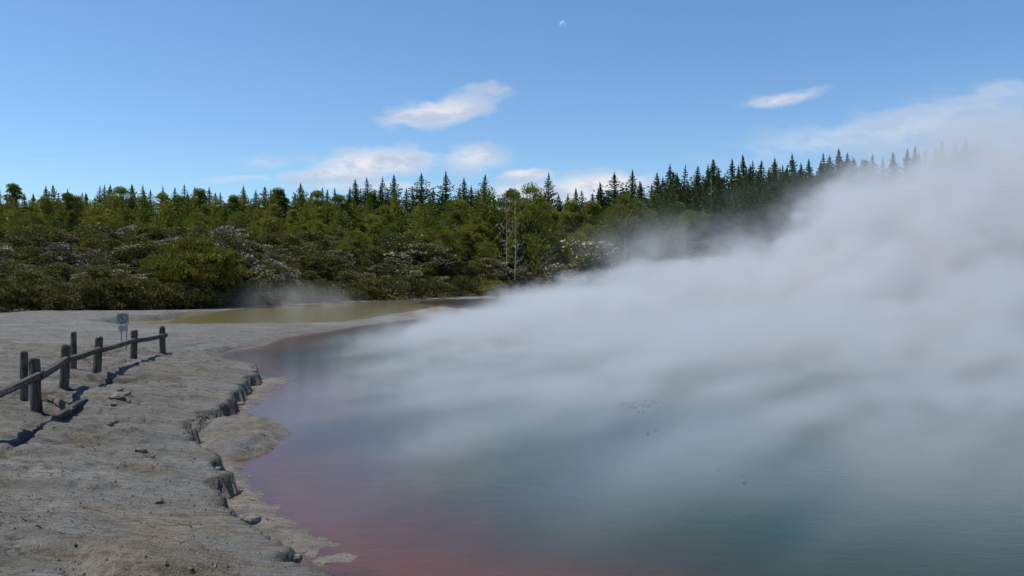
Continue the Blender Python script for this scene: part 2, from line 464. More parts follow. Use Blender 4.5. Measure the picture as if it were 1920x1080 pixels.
def clump(c, rx, rz, k, size, up=.6, squash=1.0):
    """sprays over the upper skin and through the body of one foliage clump"""
    d = rng.normal(size=(k, 3)); d /= np.linalg.norm(d, axis=1, keepdims=True)
    d[:, 2] = np.where(d[:, 2] < -.25, -d[:, 2], d[:, 2])
    rr = rnd(.55, 1.05, k) ** .6
    cen = np.array(c) + d * np.array([rx, rx, rz]) * rr[:, None]
    dr = d * np.array([1, 1, squash]) + np.array([0, 0, up]) + rng.normal(size=(k, 3)) * .35
    return cen, dr, rnd(.7, 1.3, k) * size, rnd(.35, .6, k) * size

def limbs(mb, base, top, tips, r):
    """crooked limbs from the stem to each foliage clump"""
    b, t = Vector(base), Vector(top)
    for p in tips:
        p = Vector(p); h = min(.95, max(.12, (p.z - b.z) / (t.z - b.z + 1e-6) - rnd(.1, .3)))
        s = b.lerp(t, h); mid = s.lerp(p, .5) + Vector((rnd(-.25, .25), rnd(-.25, .25), rnd(-.3, .1)))
        mb.tube([s, mid, p], [r * (1 - h) * .5 + .04, r * .25 + .025, .02], 5)

def pine(hgt, rad, n_cl=46, low=.10, size=.27, mat=None, cone=.0, bare=False):
    """broad old pine: uneven dome of rounded needle clumps on visible limbs"""
    tr = MB(); top = (rnd(-.5, .5), rnd(-.5, .5), hgt * .9)
    tr.tube([(0, 0, -.3), (rnd(-.2, .2), rnd(-.2, .2), hgt * .4), top], [.026 * hgt, .018 * hgt, .05], 7)
    tips = []; parts = []
    for i in range(int(n_cl * 1.5)):
        t = low + (1 - low) * (rnd(0, 1) ** .8)
        prof = math.sin(math.pi * min(1, .18 + .80 * (t - low) / (1 - low))) ** .7 * (1 - cone * (t - low) / (1 - low))
        a = rnd(0, 6.283); rr = rad * prof * rnd(.45, 1.02)
        c = (math.cos(a) * rr, math.sin(a) * rr, hgt * t * .95)
        s = rnd(.6, 1.35) * rad * .21
        parts.append(clump(c, s * 1.1, s * .85, int(170 * rnd(.8, 1.2)), size, 1.3)); tips.append(c)
    limbs(tr, (0, 0, 0), top, tips[::2], .02 * hgt)
    cen, dr, ln, wd = (np.concatenate([p[i] for p in parts]) for i in range(4))
    v, f = quads(cen, dr, ln, wd)
    return tr.mesh('trunk', M_DEAD if bare else M_BARK, True), mesh_of('crown', v, f, mat or M_PINE)

def scrub(hgt, rad, flower=0.0, tiers=26, leaf=None, pale=None):
    """tea-tree: leaning stems that carry flat tilted pads of small leaves, pale with blossom on top where it flowers"""
    tr = MB(); parts = []; stems = []
    for s in range(4):
        a = rnd(0, 6.28); top = (math.cos(a) * rad * .45, math.sin(a) * rad * .45, hgt * rnd(.75, .92))
        tr.tube([(math.cos(a) * .15, math.sin(a) * .15, -.3), (top[0] * .35 + rnd(-.2, .2), top[1] * .35 + rnd(-.2, .2), hgt * .45), top], [.10, .075, .03], 5); stems.append(top)
    for i in range(tiers):
        t = rnd(.22, 1.0); a = rnd(0, 6.283)
        rr = rad * (1 - max(0, t - .55) * 1.25) * math.sqrt(rnd(0.02, 1))
        px, py, pz = math.cos(a) * rr, math.sin(a) * rr, hgt * t * (1 - .22 * (rr / rad) ** 2)
        s = rnd(.7, 1.3) * rad * .37; k = int(190 * rnd(.8, 1.2))
        u = rng.normal(size=(k, 2)); u /= np.linalg.norm(u, axis=1, keepdims=True); u *= (rnd(0, 1, k) ** .55)[:, None]
        tilt = rng.normal(size=2) * .22
        h = (u @ tilt) * s + s * .30 * (1 - (u ** 2).sum(1)) + rng.normal(size=k) * s * .06
        cen = np.stack([px + u[:, 0] * s, py + u[:, 1] * s, pz + h], 1)
        hang = rnd(0, 1, k) < .3
        cen[hang, 2] -= rnd(.1, .6, int(hang.sum())) * s
        dr = np.stack([u[:, 0] * .9 + rng.normal(size=k) * .4, u[:, 1] * .9 + rng.normal(size=k) * .4, rnd(-.1, .7, k)], 1)
        v, f = quads(cen, dr, rnd(.22, .42, k), rnd(.12, .22, k))
        fl = (rnd(0, 1, k) < flower * rnd(.3, 1.3)) & (~hang)
        parts.append((v, f, fl.astype(int)))
        if i % 3 == 0: limbs(tr, (0, 0, 0), stems[i % 4], [(px, py, pz)], .09)
    v, f, _ = join([(p[0], p[1], 0) for p in parts])
    mi = np.concatenate([p[2] for p in parts])
    return tr.mesh('trunk', M_BARK, True), mesh_of('crown', v, f, [leaf or M_KAN, pale or M_FLO], mi)

def bush(hgt, rad, mat, n_cl=26, size=.3, pale=0.0):
    tr = MB(); parts = []
    for s in range(6):
        a = rnd(0, 6.28); tr.tube([(math.cos(a) * .2, math.sin(a) * .2, -.2), (math.cos(a) * rad * .3, math.sin(a) * rad * .3, hgt * .4), (math.cos(a) * rad * .55, math.sin(a) * rad * .55, hgt * .75)], [.06, .04, .015], 5)
    for i in range(n_cl):
        t = rnd(.08, .95); a = rnd(0, 6.283); rr = rad * math.sqrt(max(0, 1 - t * t)) * rnd(.4, 1)
        parts.append(clump((math.cos(a) * rr, math.sin(a) * rr, hgt * t * .85), rad * .32 * rnd(.7, 1.3), hgt * .17 * rnd(.7, 1.3), int(70 * rnd(.8, 1.2)), size, .9))
    cen, dr, ln, wd = (np.concatenate([p[i] for p in parts]) for i in range(4))
    v, f = quads(cen, dr, ln, wd)
    return tr.mesh('stem', M_BARK, True), mesh_of('foliage', v, f, [mat, M_FLO], (rnd(0, 1, len(f)) < pale).astype(int))

def dead_tree(hgt, n_br=14, r=.17):
    """bare stem, each limb with its twigs a mesh of its own"""
    tr = MB(); lean = rnd(-.5, .5); parts = []
    def stem(t): return Vector((lean * t * t + .12 * math.sin(7 * t), .12 * math.sin(5 * t), hgt * t))
    tr.tube([stem(i / 9) - Vector((0, 0, .3 if i == 0 else 0)) for i in range(10)], [r * (1 - .85 * i / 9) for i in range(10)], 7, jitter=.10)
    parts.append(('trunk', tr.mesh('trunk', M_DEAD, True)))
    for i in range(n_br):
        br = MB(); t = .25 + .72 * (i + rnd(0, 1)) / n_br; a = rnd(0, 6.28); L = hgt * rnd(.07, .20) * (1.3 - t); p = stem(t); d = Vector((math.cos(a), math.sin(a), rnd(-.3, .7)))
        mid = p + d * L * .55 + Vector((0, 0, rnd(-.1, .2) * L)); e = p + d * L + Vector((rnd(-.2, .2), rnd(-.2, .2), rnd(-.1, .6))) * L
        rb = r * .42 * (1.15 - t) + .03
        br.tube([p, mid, e], [rb, rb * .7, rb * .3], 5)
        for q in range(3):
            s0 = p.lerp(mid, rnd(.4, 1)) if q else mid.lerp(e, .5)
            br.tube([s0, s0 + Vector((rnd(-.4, .4), rnd(-.4, .4), rnd(-.1, .5))) * L], [rb * .5, rb * .2], 4)
        parts.append(('branch', br.mesh('branch', M_DEAD, True)))
    return parts

PLACED = []
def place(kind_name, meshes, design_h, px, py, Y, label, cat='tree', group=None, sink=.25, rz=None, wide=1.0, hmin=1.0):
    """stands the plant at depth Y so that its tip reaches the height seen in the photo; both meshes ride on one Empty"""
    x = (px - CX) * Y / F
    zt = EYE + (HZ - py) * Y / F
    zg = ground_z(x, Y)
    s = max(hmin, zt - zg) / design_h
    o = empty(kind_name, (x, Y, zg - sink * .3), rnd(0, 6.28) if rz is None else rz)
    o.scale = (s * wide, s * wide, s)
    tag(o, label, cat, group)
    for nm, me in meshes: obj(nm, me, o)
    PLACED.append(o)
    return o

def variants(fn, args_list, names=('trunk', 'crown')): return [list(zip(names, fn(*a[0], **a[1]))) for a in args_list]
CON_H = 20.0
CON = variants(conifer, [((CON_H, 3.9), {}), ((CON_H, 3.3), dict(gap=.5)), ((CON_H, 4.6), dict(gap=.5)), ((CON_H, 2.9), dict(gap=.42, lean=.6)), ((CON_H, 3.6), dict(gap=.62, low=.16)), ((CON_H, 4.1), dict(gap=.55, lean=-.5))])
PIN_H = 14.0
PIN = variants(pine, [((PIN_H, 5.0, 62), {}), ((PIN_H, 4.4, 64), dict(cone=.65)), ((PIN_H, 5.6, 68), dict(low=.06)), ((PIN_H, 4.0, 62), dict(cone=.75)), ((PIN_H, 5.2, 60), dict(low=.2)), ((PIN_H, 4.7, 66), dict(cone=.5, size=.24))])
PIN += variants(conifer, [((PIN_H, 4.4), dict(gap=.40, low=.05, mat=M_PINE, up=.5)), ((PIN_H, 3.8), dict(gap=.36, low=.05, mat=M_PINE, up=.5, lean=.3)), ((PIN_H, 4.9), dict(gap=.44, low=.06, mat=M_PINE, up=.6)), ((PIN_H, 4.1), dict(gap=.42, low=.05, mat=M_PINE, up=.4, lean=-.4))])
TIP = [PIN[1], PIN[3], PIN[5]] + PIN[6:]
KAN_H = 6.0
KAN0 = variants(scrub, [((KAN_H, 3.4, 0, 24), {}), ((KAN_H, 3.9, .03, 27), {}), ((KAN_H, 3.1, 0, 22), {}), ((KAN_H, 3.6, .06, 25), {})])
KANF = variants(scrub, [((KAN_H, 3.6, .62, 24), {}), ((KAN_H, 3.2, .5, 22), {}), ((KAN_H, 4.0, .7, 27), {})])
KANG = variants(scrub, [((KAN_H, 3.2, .75, 24), dict(pale=M_GREY)), ((KAN_H, 3.6, .85, 22), dict(pale=M_GREY))])
BSH_H = 3.2
BSH = variants(bush, [((BSH_H, 2.4, M_BUSH), {}), ((BSH_H, 2.0, M_BUSH), {}), ((BSH_H, 2.8, M_BUSH), dict(n_cl=34))], ('stem', 'foliage'))
YBSH = variants(bush, [((BSH_H, 3.0, M_YEL), dict(n_cl=36))], ('stem', 'foliage'))
def pick(l): return l[int(rnd(0, len(l)))]
def tl_depth(px):
    """depth at which the photo's column px meets the foot of the wood"""
    lo, hi = 20.0, 400.0
    for _ in range(40):
        md = (lo + hi) / 2
        if md < tree_line((px - CX) * md / F): lo = md
        else: hi = md
    return lo

# --- skyline: single spires read off the photograph: (px, tip row, depth)
solo = [(666, 335, 236, 'dark conifer at the start of the row of tall spires over the olive pines'),
        (692, 333, 240, 'second dark spire of the tall row over the olive pines'),
        (717, 331, 232, 'broad twin headed dark conifer in the row of tall spires'),
        (741, 327, 238, 'slim dark conifer just before the gap in the row of tall spires'),
        (790, 324, 230, 'full dark conifer after the gap in the row of tall spires under the grey cloud'),
        (836, 321, 232, 'tallest dark conifer of the row under the grey cloud'),
        (870, 332, 236, 'narrow dark conifer next to the rounded crown of a tall olive pine'),
        (905, 327, 240, 'thin tipped dark conifer poking out behind the tall olive pine'),
        (1029, 324, 226, 'lone tall whorled conifer before the bright cloud bank'),
        (1131, 342, 236, 'small lone conifer tip in front of the bright white cloud'),
        (1152, 324, 236, 'tall thin conifer in front of the bright white cloud'),
        (1186, 319, 232, 'bushy tall conifer at the near end of the bright white cloud'),
        (1256, 309, 236, 'tall conifer with a bare leader where the dark plantation begins'),
        (1331, 298, 232, 'tall conifer leading the dark plantation above the thin steam')]
for i, (px, py, Y, lab) in enumerate(solo):
    place('conifer', CON[(i * 5) % 6], CON_H, px, py, Y, lab, wide=rnd(1.25, 2.0))
def run(x0, x1, step, fn):
    px = x0
    while px < x1:
        fn(px + rnd(-.3, .3) * step); px += step * rnd(.7, 1.3)
sky_l = lambda px: np.interp(px, [-80, 200, 380, 560, 640, 920, 1000, 1100, 1200], [352, 348, 347, 350, 350, 347, 358, 362, 342])
run(-70, 560, 21, lambda px: place('conifer', pick(CON), CON_H, px, sky_l(px) + rnd(-5, 16), rnd(225, 250), 'small dark conifer tip on the distant skyline over the olive pine slope', group='distant conifer tips over the olive pine slope', wide=rnd(.9, 1.6)))
run(566, 930, 17, lambda px: place('conifer', pick(CON), CON_H, px, sky_l(px) + rnd(-2, 12), rnd(235, 260), 'short dark conifer filling between the tall spires under the grey cloud', group='short conifers between the tall spires', wide=rnd(1.0, 1.7)))
run(985, 1215, 15, lambda px: place('conifer', pick(CON), CON_H, px, sky_l(px) + rnd(-8, 14), rnd(228, 255), 'short dark conifer in front of the bright cloud bank on the ridge', group='short conifers before the bright cloud bank', wide=rnd(1.0, 1.7)))
ridge = lambda px: np.interp(px, [1200, 1300, 1400, 1500, 1640, 1750, 1980], [338, 318, 303, 297, 288, 272, 250])
for row, (dy, Y) in enumerate(((0, 226), (6, 216), (20, 204), (48, 192))):
    run(1205 + 26 * row, 1650, 14 + 2 * row, lambda px: place('conifer', pick(CON), CON_H, px, ridge(px) + dy + rnd(-12, 15), Y + rnd(-5, 5), 'dark close growing plantation conifer on the ridge above the steam', group='plantation conifers on the ridge', wide=rnd(1.0, 2.1)))
run(1655, 1830, 15, lambda px: place('conifer', pick(CON), CON_H, px, ridge(px) + rnd(-10, 14), 224 + rnd(-6, 6), 'conifer half lost in the drifting steam at the end of the ridge', group='conifers half lost in the steam', wide=rnd(1.2, 1.8)))

# --- olive pines on the slope, in four rough rows
def pine_row(x0, x1, step, top, Y, lab, grp):
    run(x0, x1, step, lambda px: place('pine_tree', pick(TIP if Y(px) > 180 else PIN), PIN_H, px, top(px) + rnd(-15, 12), Y(px) + rnd(-7, 7), lab, group=grp, wide=rnd(1.05, 1.4)))
back = lambda px: np.interp(px, [-80, 300, 520, 700, 900, 1000, 1100, 1350], [356, 356, 352, 366, 372, 380, 385, 384])
pine_row(-70, 1330, 29, back, lambda px: 205, 'olive green pine in the uppermost band of the slope beneath the dark spires', 'olive pines highest on the slope')
pine_row(-70, 1345, 38, lambda px: back(px) + 20, lambda px: 186, 'rounded olive pine in the upper middle of the wooded slope', 'olive pines on the upper middle slope')
pine_row(-70, 1345, 38, lambda px: back(px) + 44, lambda px: max(tl_depth(px) + 26, 164), 'yellow green pine with clumped crown midway down the wooded slope', 'pines midway down the slope')
pine_row(150, 1350, 40, lambda px: back(px) + 66, lambda px: max(tl_depth(px) + 16, 148), 'low yellow green pine just above the flowering scrub', 'low pines just above the scrub')
place('pine_tree', PIN[8], PIN_H, 908, 341, 168, 'tall cone shaped olive pine rising over its neighbours at mid slope', wide=.95)
place('pine_tree', PIN[2], PIN_H, 990, 349, 170, 'big spreading olive pine behind the two bleached dead trunks', wide=.9)
place('pine_tree', PIN[4], PIN_H, 958, 356, 172, 'olive pine partly hidden by the two bleached dead trunks', wide=.7)
place('pine_tree', PIN[0], PIN_H, 1178, 358, 172, 'broad olive pine with a bare pale trunk showing, beside the dark plantation', wide=1.0)
place('pine_tree', PIN[5], PIN_H, 1102, 420, 160, 'bright green rounded pine just over the scrub beside the drifting steam')
place('pine_tree', PIN[1], PIN_H, 1290, 395, 172, 'pale misted pine at the edge of the rising steam', wide=1.1)
# --- two bleached trunks and other dead wood
d1 = dead_tree(14, 22, .16); d2 = dead_tree(14, 16, .19); d3 = dead_tree(6, 5, .09)
place('dead_tree', d1, 14, 950, 366, 152, 'thin bleached dead tree with many short side branches, slightly the shorter of the pair', wide=.75)
place('dead_tree', d2, 14, 966, 372, 150, 'bleached dead trunk with one forked limb, standing beside the many branched one', wide=.75)
place('dead_tree', d1, 14, 1172, 400, 165, 'bare pale trunk in front of the broad pine near the plantation', wide=.6)
place('dead_tree', d2, 14, 1332, 330, 188, 'tall grey leafless tree fading in thin steam before the plantation', wide=.5)

# --- flowering scrub between pines and water
def scrub_row(x0, x1, step, frac, depth, grey=.07):
    def one(px):
        t = tl_depth(px); Y = t + depth + rnd(-4, 4)
        top = 440 + (560 - 440) * frac + rnd(-14, 14)
        u = rnd(0, 1)
        if u < grey: place('grey_scrub', pick(KANG), KAN_H, px, top, Y, 'silvery grey twiggy scrub tree among the green tea trees', 'scrub tree', 'silvery grey scrub trees', wide=rnd(.9, 1.2), hmin=2.2)
        elif u < grey + .22: place('flowering_scrub', pick(KANF), KAN_H, px, top, Y, 'tea tree with flat pads of creamy blossom above the far shore', 'scrub tree', 'creamy blossomed tea trees', wide=rnd(.9, 1.25), hmin=2.2)
        else: place('scrub_tree', pick(KAN0), KAN_H, px, top, Y, 'dark green layered tea tree without blossom above the far shore', 'scrub tree', 'dark green layered tea trees', wide=rnd(.95, 1.3), hmin=2.2)
    run(x0, x1, step, one)
scrub_row(-60, 1400, 38, -.06, 42, .08)
scrub_row(-60, 1400, 38, .10, 32)
scrub_row(-60, 1400, 40, .24, 23)
scrub_row(-60, 1300, 40, .42, 15)
scrub_row(-60, 1200, 44, .60, 9)
place('domed_tree', [(a, b) for a, b in zip(('trunk', 'crown'), pine(7, 4.6, 70, .12, .34, M_MOSS))], 7, 372, 452, 90, 'domed mossy green tree with a rusty top bulging over the pond shore', wide=1.15)
place('grey_scrub', KANG[0], KAN_H, 508, 488, 96, 'spreading silvery dead looking shrub over the pond beside the domed tree', 'scrub tree', wide=1.0)
place('grey_scrub', KANG[1], KAN_H, 432, 432, 104, 'silver grey shrub leaning out just above the domed tree', 'scrub tree', wide=1.1)
place('flowering_scrub', KANF[2], KAN_H, 790, 452, 146, 'widest tea tree with a long cream blossom canopy at mid scrub', 'scrub tree', wide=1.5)
place('flowering_scrub', KANF[0], KAN_H, 975, 502, 152, 'small white blossomed tree next to the yellow green bush on the shore', 'scrub tree', wide=.9)
place('flowering_scrub', KANF[1], KAN_H, 1108, 452, 156, 'white flowered tea tree half veiled by the edge of the steam', 'scrub tree', wide=1.4)

# --- bushes along the shore
def shore(px):
    Y = tl_depth(px) + rnd(.5, 3.5)
    place('shore_bush', pick(BSH), BSH_H, px, HZ + EYE * F / Y - rnd(26, 46) * 110 / Y - 6, Y, 'brownish green bush at the foot of the wood beside the water', 'bush', 'bushes along the foot of the wood', wide=rnd(.8, 1.3), hmin=1.3)
run(-60, 1230, 27, shore)
place('yellow_bush', YBSH[0], BSH_H, 922, 524, 134, 'bright yellow green bush at the far water edge', 'bush', wide=1.1)
place('yellow_bush', YBSH[0], BSH_H, 692, 518, 117, 'small lime green bush among brown ones over the pond', 'bush', wide=.6)

# --- dead stems standing in the shallows
for i, (px, top, Y, lab) in enumerate([(808, 538, 122, 'thin bleached stake of dead wood in the shallows at the far end'), (834, 546, 122, 'short bleached stem between the taller dead stakes'), (842, 544, 123, 'pale dead stem standing just beside the short one'),
                                       (858, 548, 124, 'leaning bleached twig in the far shallows near the yellow bush'), (710, 548, 112, 'pale dead stem in front of the brown bushes over the pond'), (366, 562, 90, 'pale snag at the pond edge under the domed tree')]):
    place('bare_snag', d3, 6, px, top, Y, lab, 'dead wood', hmin=.7)

# ---------------------------------------------------------------- fence, posts, sign, fallen wood
def timber_post(h, r, name='post'):
    mb = MB(); k = 10
    prof = [(-.35, 1.0), (0.02, 1.0), (h * .35, .98), (h * .7, .97), (h - .06, .95), (h - .015, .86), (h, .62)]
    mb.tube([(random.uniform(-.006, .006), random.uniform(-.006, .006), z) for z, _ in prof], [r * q for _, q in prof], k, jitter=.05)
    return mb.mesh(name, M_POST, False)

fence_px = [(-30, 705, 826, .86), (68, 671, 770, .80), (120, 642, 726, .74), (182, 632, 703, .56), (250, 619, 678, .44), (305, 613, 665, .34)]
fposts = []
for px, pt, pb, z in fence_px:
    for _ in range(12):
        d = (EYE - z) * F / (pb - HZ); x = (px - CX) * d / F; z = .5 * z + .5 * ground_z(x, d)
    fposts.append((x, d, ground_z(x, d), (pb - pt) * d / F))
fx, fy = fposts[3][0], fposts[3][1]
fence = tag(empty('fence', (fx, fy, fposts[3][2])), 'low weathered timber post and rail fence along the pale bank', 'fence')
rail_z = []
for x, y, z, h in fposts:
    h = max(.85, min(1.3, h)) ; zz = z
    o = obj('post', timber_post(h, .115), fence, (x - fx, y - fy, zz - fposts[3][2])); o.rotation_euler = (R(random.uniform(-2, 2)), R(random.uniform(-3, 3)), random.uniform(0, 6))
    rail_z.append(zz + h * .66)
for i in range(len(fposts) - 1):
    a, b = fposts[i], fposts[i + 1]
    pa = Vector((a[0] - fx + .10, a[1] - fy - .09, rail_z[i] - fposts[3][2])); pb = Vector((b[0] - fx + .10, b[1] - fy - .09, rail_z[i + 1] - fposts[3][2] + .02))
    e = (pb - pa).normalized() * .16
    mb = MB(); mb.tube([pa - e, pa.lerp(pb, .33) + Vector((0, 0, -.015)), pa.lerp(pb, .66) + Vector((0, 0, -.01)), pb + e], [.105, .098, .10, .095], 7, jitter=.14, flat=.85)
    obj('rail', mb.mesh('rail', M_POST), fence)
for px, pt, pb, z, lab in [(45, 659, 750, .82, 'dark timber post standing apart just behind the fence, nearer than the other lone post'), (138, 622, 692, .66, 'slim lone timber post standing behind the fence between two fence posts')]:
    for _ in range(12):
        d = (EYE - z) * F / (pb - HZ); x = (px - CX) * d / F; z = .5 * z + .5 * ground_z(x, d)
    tag(obj('timber_post', timber_post((pb - pt) * d / F, .085, 'timber_post'), None, (x, d, ground_z(x, d))), lab, 'post')

m, n = material('sign_white'); co = n.new('ShaderNodeTexCoord').outputs['Object']
M_SIGN = finish(m, n, principled(n, n.mix(n.smooth(n.noise(co, 5, 4), .4, .7), (.40, .40, .37, 1), (.30, .29, .26, 1)), .5, .4))
m, n = material('sign_black'); M_SBLK = finish(m, n, principled(n, (.03, .03, .03, 1), .5, .4))
m, n = material('galvanised_steel'); co = n.new('ShaderNodeTexCoord').outputs['Object']
M_STEEL = finish(m, n, principled(n, n.mix(n.noise(co, 20, 3), (.16, .16, .16, 1), (.27, .27, .27, 1)), .5, .5))
d = (EYE - .36) * F / (667 - HZ); sx = (230 - CX) * d / F
sz = ground_z(sx, d)
sign = tag(empty('warning_sign', (sx, d, sz), R(14)), 'white warning sign with a crossed out walking figure behind the fence', 'sign')
W = .44; PZ = (667 - 612) * d / F
mb = MB()
def rounded(w, h, r):
    return [(cx + r * math.cos(t), cy + r * math.sin(t)) for cx, cy, t0 in ((w / 2 - r, h / 2 - r, 0), (-w / 2 + r, h / 2 - r, 90), (-w / 2 + r, -h / 2 + r, 180), (w / 2 - r, -h / 2 + r, 270)) for t in (R(t0), R(t0 + 45), R(t0 + 90))]
mb.prism(rounded(W, W * .98, .03), (0, 0, PZ), (1, 0, 0), (0, 0, 1), .008); panel = obj('sign_panel', mb.mesh('sign_panel', M_SIGN), sign)
mb = MB(); mb.prism(rounded(.34, .22, .02), (.02, 0, PZ - .37), (1, 0, 0), (0, 0, 1), .008); obj('lower_panel', mb.mesh('lower_panel', M_SIGN), sign)
mb = MB()                                                   # ring, bar and walking figure on the face
def flat(poly, dy=-.0065): mb.prism([(a * W, b * W) for a, b in poly], (0, dy, PZ), (1, 0, 0), (0, 0, 1), .004)
ringv = []
for k in range(32):
    t = 2 * math.pi * k / 32; ringv += [(.40 * W * math.cos(t), -.0085, PZ + .40 * W * math.sin(t)), (.335 * W * math.cos(t), -.0085, PZ + .335 * W * math.sin(t))]
mb.add(ringv, [[2 * k, 2 * ((k + 1) % 32), 2 * ((k + 1) % 32) + 1, 2 * k + 1] for k in range(32)])
flat([(.055 * math.cos(t * .524) - .01, .20 + .055 * math.sin(t * .524)) for t in range(12)])
flat([(-.05, .13), (.045, .13), (.05, -.02), (-.045, -.02)])
flat([(-.045, -.024), (.0, -.024), (-.07, -.25), (-.115, -.25)])
flat([(.004, -.024), (.05, -.024), (.125, -.24), (.08, -.25)])
flat([(.05, .12), (.055, .07), (.15, -.0), (.165, .03)])
flat([(-.055, .12), (-.055, .07), (-.15, .0), (-.165, .03)])
mb.prism([(a * W, b * W) for a, b in ((-.25, .22), (-.22, .25), (.25, -.22), (.22, -.25))], (0, -.0115, PZ), (1, 0, 0), (0, 0, 1), .004)
obj('pictogram', mb.mesh('pictogram', M_SBLK), panel)
for sxx in (-.05, .13):
    mb = MB(); mb.tube([(sxx, .028, -.3), (sxx, .028, PZ + .2)], .022, 8); obj('leg', mb.mesh('leg', M_STEEL), sign)

def lying(name, a, b, r, lab):
    pa = Vector((a[0], a[1], ground_z(*a) + r * .7)); pb = Vector((b[0], b[1], ground_z(*b) + r * .9)); c = pa.lerp(pb, .5)
    mb = MB(); mb.tube([pa - c, (pa - c) * .35 + Vector((0, 0, .02)), (pb - c) * .4, pb - c], [r * .9, r, r, r * .8], 8, jitter=.08)
    tag(obj(name, mb.mesh(name, M_POST), None, c), lab, 'timber')
lying('fallen_timber', at(93, 739, .75), at(136, 768, .72), .085, 'short dark timber lying on the bank, its end against the longer fallen one')
lying('fallen_timber', at(160, 745, .72), at(104, 782, .72), .075, 'dark fallen timber angled across the end of the shorter one')

# loose crust slabs along the edge and rubble: single pieces one can pick out
m, n = material('crust_stone'); co = n.new('ShaderNodeTexCoord').outputs['Object']; ff = n.noise(co, 7, 5, .7)
M_STONE = finish(m, n, principled(n, n.mix(n.smooth(ff, .3, .7), (.08, .07, .055, 1), (.22, .205, .17, 1)), .95, .1, bump(n, ff, .8, .03)))
def slab(r, h):
    k = 9; a0 = random.random() * 6
    rad = [r * random.uniform(.65, 1.15) for _ in range(k)]
    ring = lambda s, z: [(math.cos(a0 + 6.283 * i / k) * rad[i] * s, math.sin(a0 + 6.283 * i / k) * rad[i] * s * .75, z + random.uniform(-.15, .15) * h) for i in range(k)]
    v = ring(.9, -h * .4) + ring(1.04, h * .25) + ring(.8, h * .62)
    mb = MB(); mb.add(v, [[j * k + i, j * k + (i + 1) % k, (j + 1) * k + (i + 1) % k, (j + 1) * k + i] for j in (0, 1) for i in range(k)])
    c = mb.n; mb.v.append(np.array([[0, 0, h * .66]])); mb.n += 1
    mb.t.append(np.array([[2 * k + i, 2 * k + (i + 1) % k, c] for i in range(k)]))
    return mb.mesh('crust_slab', M_STONE)
SL = [slab(.15, .08), slab(.11, .07), slab(.19, .09)]
for px, py in [(210, 752), (222, 745), (236, 741), (200, 772), (214, 780), (208, 788), (226, 737), (240, 747)]:
    x, y = at(px + random.uniform(-3, 3), py, .62); s = random.uniform(.6, 1.1)
    o = obj('crust_slab', random.choice(SL), None, (x, y, ground_z(x, y) + .02)); o.scale = (s, s, s); o.rotation_euler = (random.uniform(-.3, .3), random.uniform(-.3, .3), random.uniform(0, 6))
    tag(o, 'dark broken crust slab in the rubble patch on the open bank', 'rock', 'crust slabs in the rubble patch')
for px, py in [(430, 939), (448, 966), (412, 884), (372, 826), (470, 978), (520, 1008), (392, 778), (452, 738), (300, 960), (545, 1030), (265, 868), (290, 880)]:
    x, y = at(px + random.uniform(-4, 0), py, .32); s = random.uniform(.5, .95)
    o = obj('crust_slab', random.choice(SL), None, (x, y, ground_z(x, y) + .015)); o.scale = (s, s, s); o.rotation_euler = (random.uniform(-.25, .25), random.uniform(-.25, .25), random.uniform(0, 6))
    tag(o, 'loose pale crust slab by the broken edge of the bank', 'rock', 'loose slabs by the bank edge')

# crumbled sinter: nobody could count it
gk = 14000; gxs = rng.uniform(-17, -1, gk); gys = 8 + 30 * rng.random(gk) ** 1.4
gz_, _, goff, _ = land(gxs, gys)
okm = (goff <= 0) & (fbm(gxs * .6 + 5, gys * .9, 4, .6) > rng.uniform(-.35, .15, gk))
gxs, gys, gz_ = gxs[okm], gys[okm], gz_[okm]; gk = len(gxs)
gr_ = .010 + .030 * rng.random(gk) ** 3
base = np.array([[1, 0, -.3], [.2, .9, -.3], [-.8, .5, -.3], [-.7, -.6, -.3], [.3, -1, -.3], [.1, .1, .7]])
gv = base[None] * gr_[:, None, None] * rng.uniform(.65, 1.35, (gk, 6, 3)); ga = rng.uniform(0, 6.28, gk)
gxy = np.stack([gv[..., 0] * np.cos(ga)[:, None] - gv[..., 1] * np.sin(ga)[:, None], gv[..., 0] * np.sin(ga)[:, None] + gv[..., 1] * np.cos(ga)[:, None], gv[..., 2]], -1) + np.stack([gxs, gys, gz_], -1)[:, None, :]
gf = np.array([[0, 1, 5], [1, 2, 5], [2, 3, 5], [3, 4, 5], [4, 0, 5]])[None] + (np.arange(gk) * 6)[:, None, None]
tag(obj('gravel', mesh_of('gravel', gxy.reshape(-1, 3), gf.reshape(-1, 3), M_STONE)), 'loose crumbs of sinter strewn over the pale bank', 'gravel', kind='stuff')

# flecks of scum afloat on the pool: nobody could count them
m, n = material('floating_scum'); M_SCUM = finish(m, n, principled(n, (.035, .035, .025, 1), .7, .3))
mb = MB()
for (px, py, w, h, k) in ((1205, 757, 70, 16, 60), (1225, 812, 30, 6, 4), (1375, 895, 34, 14, 4)):
    for i in range(k):
        x, y = at(px + random.gauss(0, w * .5), py + random.gauss(0, h * .5)); r = random.uniform(.006, .02)
        kk = 6; v = [(x + r * 1.6 * math.cos(q) * random.uniform(.6, 1.2), y + r * math.sin(q) * random.uniform(.6, 1.2), zz) for zz in (.006, .02) for q in [6.283 * j / kk for j in range(kk)]]
        n0 = mb.n; mb.add(v, [[j, (j + 1) % kk, kk + (j + 1) % kk, kk + j] for j in range(kk)])
        mb.v.append(np.array([[x, y, .022]])); mb.n += 1; mb.t.append(np.array([[n0 + kk + j, n0 + kk + (j + 1) % kk, n0 + 2 * kk] for j in range(kk)]))
tag(obj('floating_scum', mb.mesh('floating_scum', M_SCUM)), 'dark flecks of scum adrift on the green water', 'scum', kind='stuff')

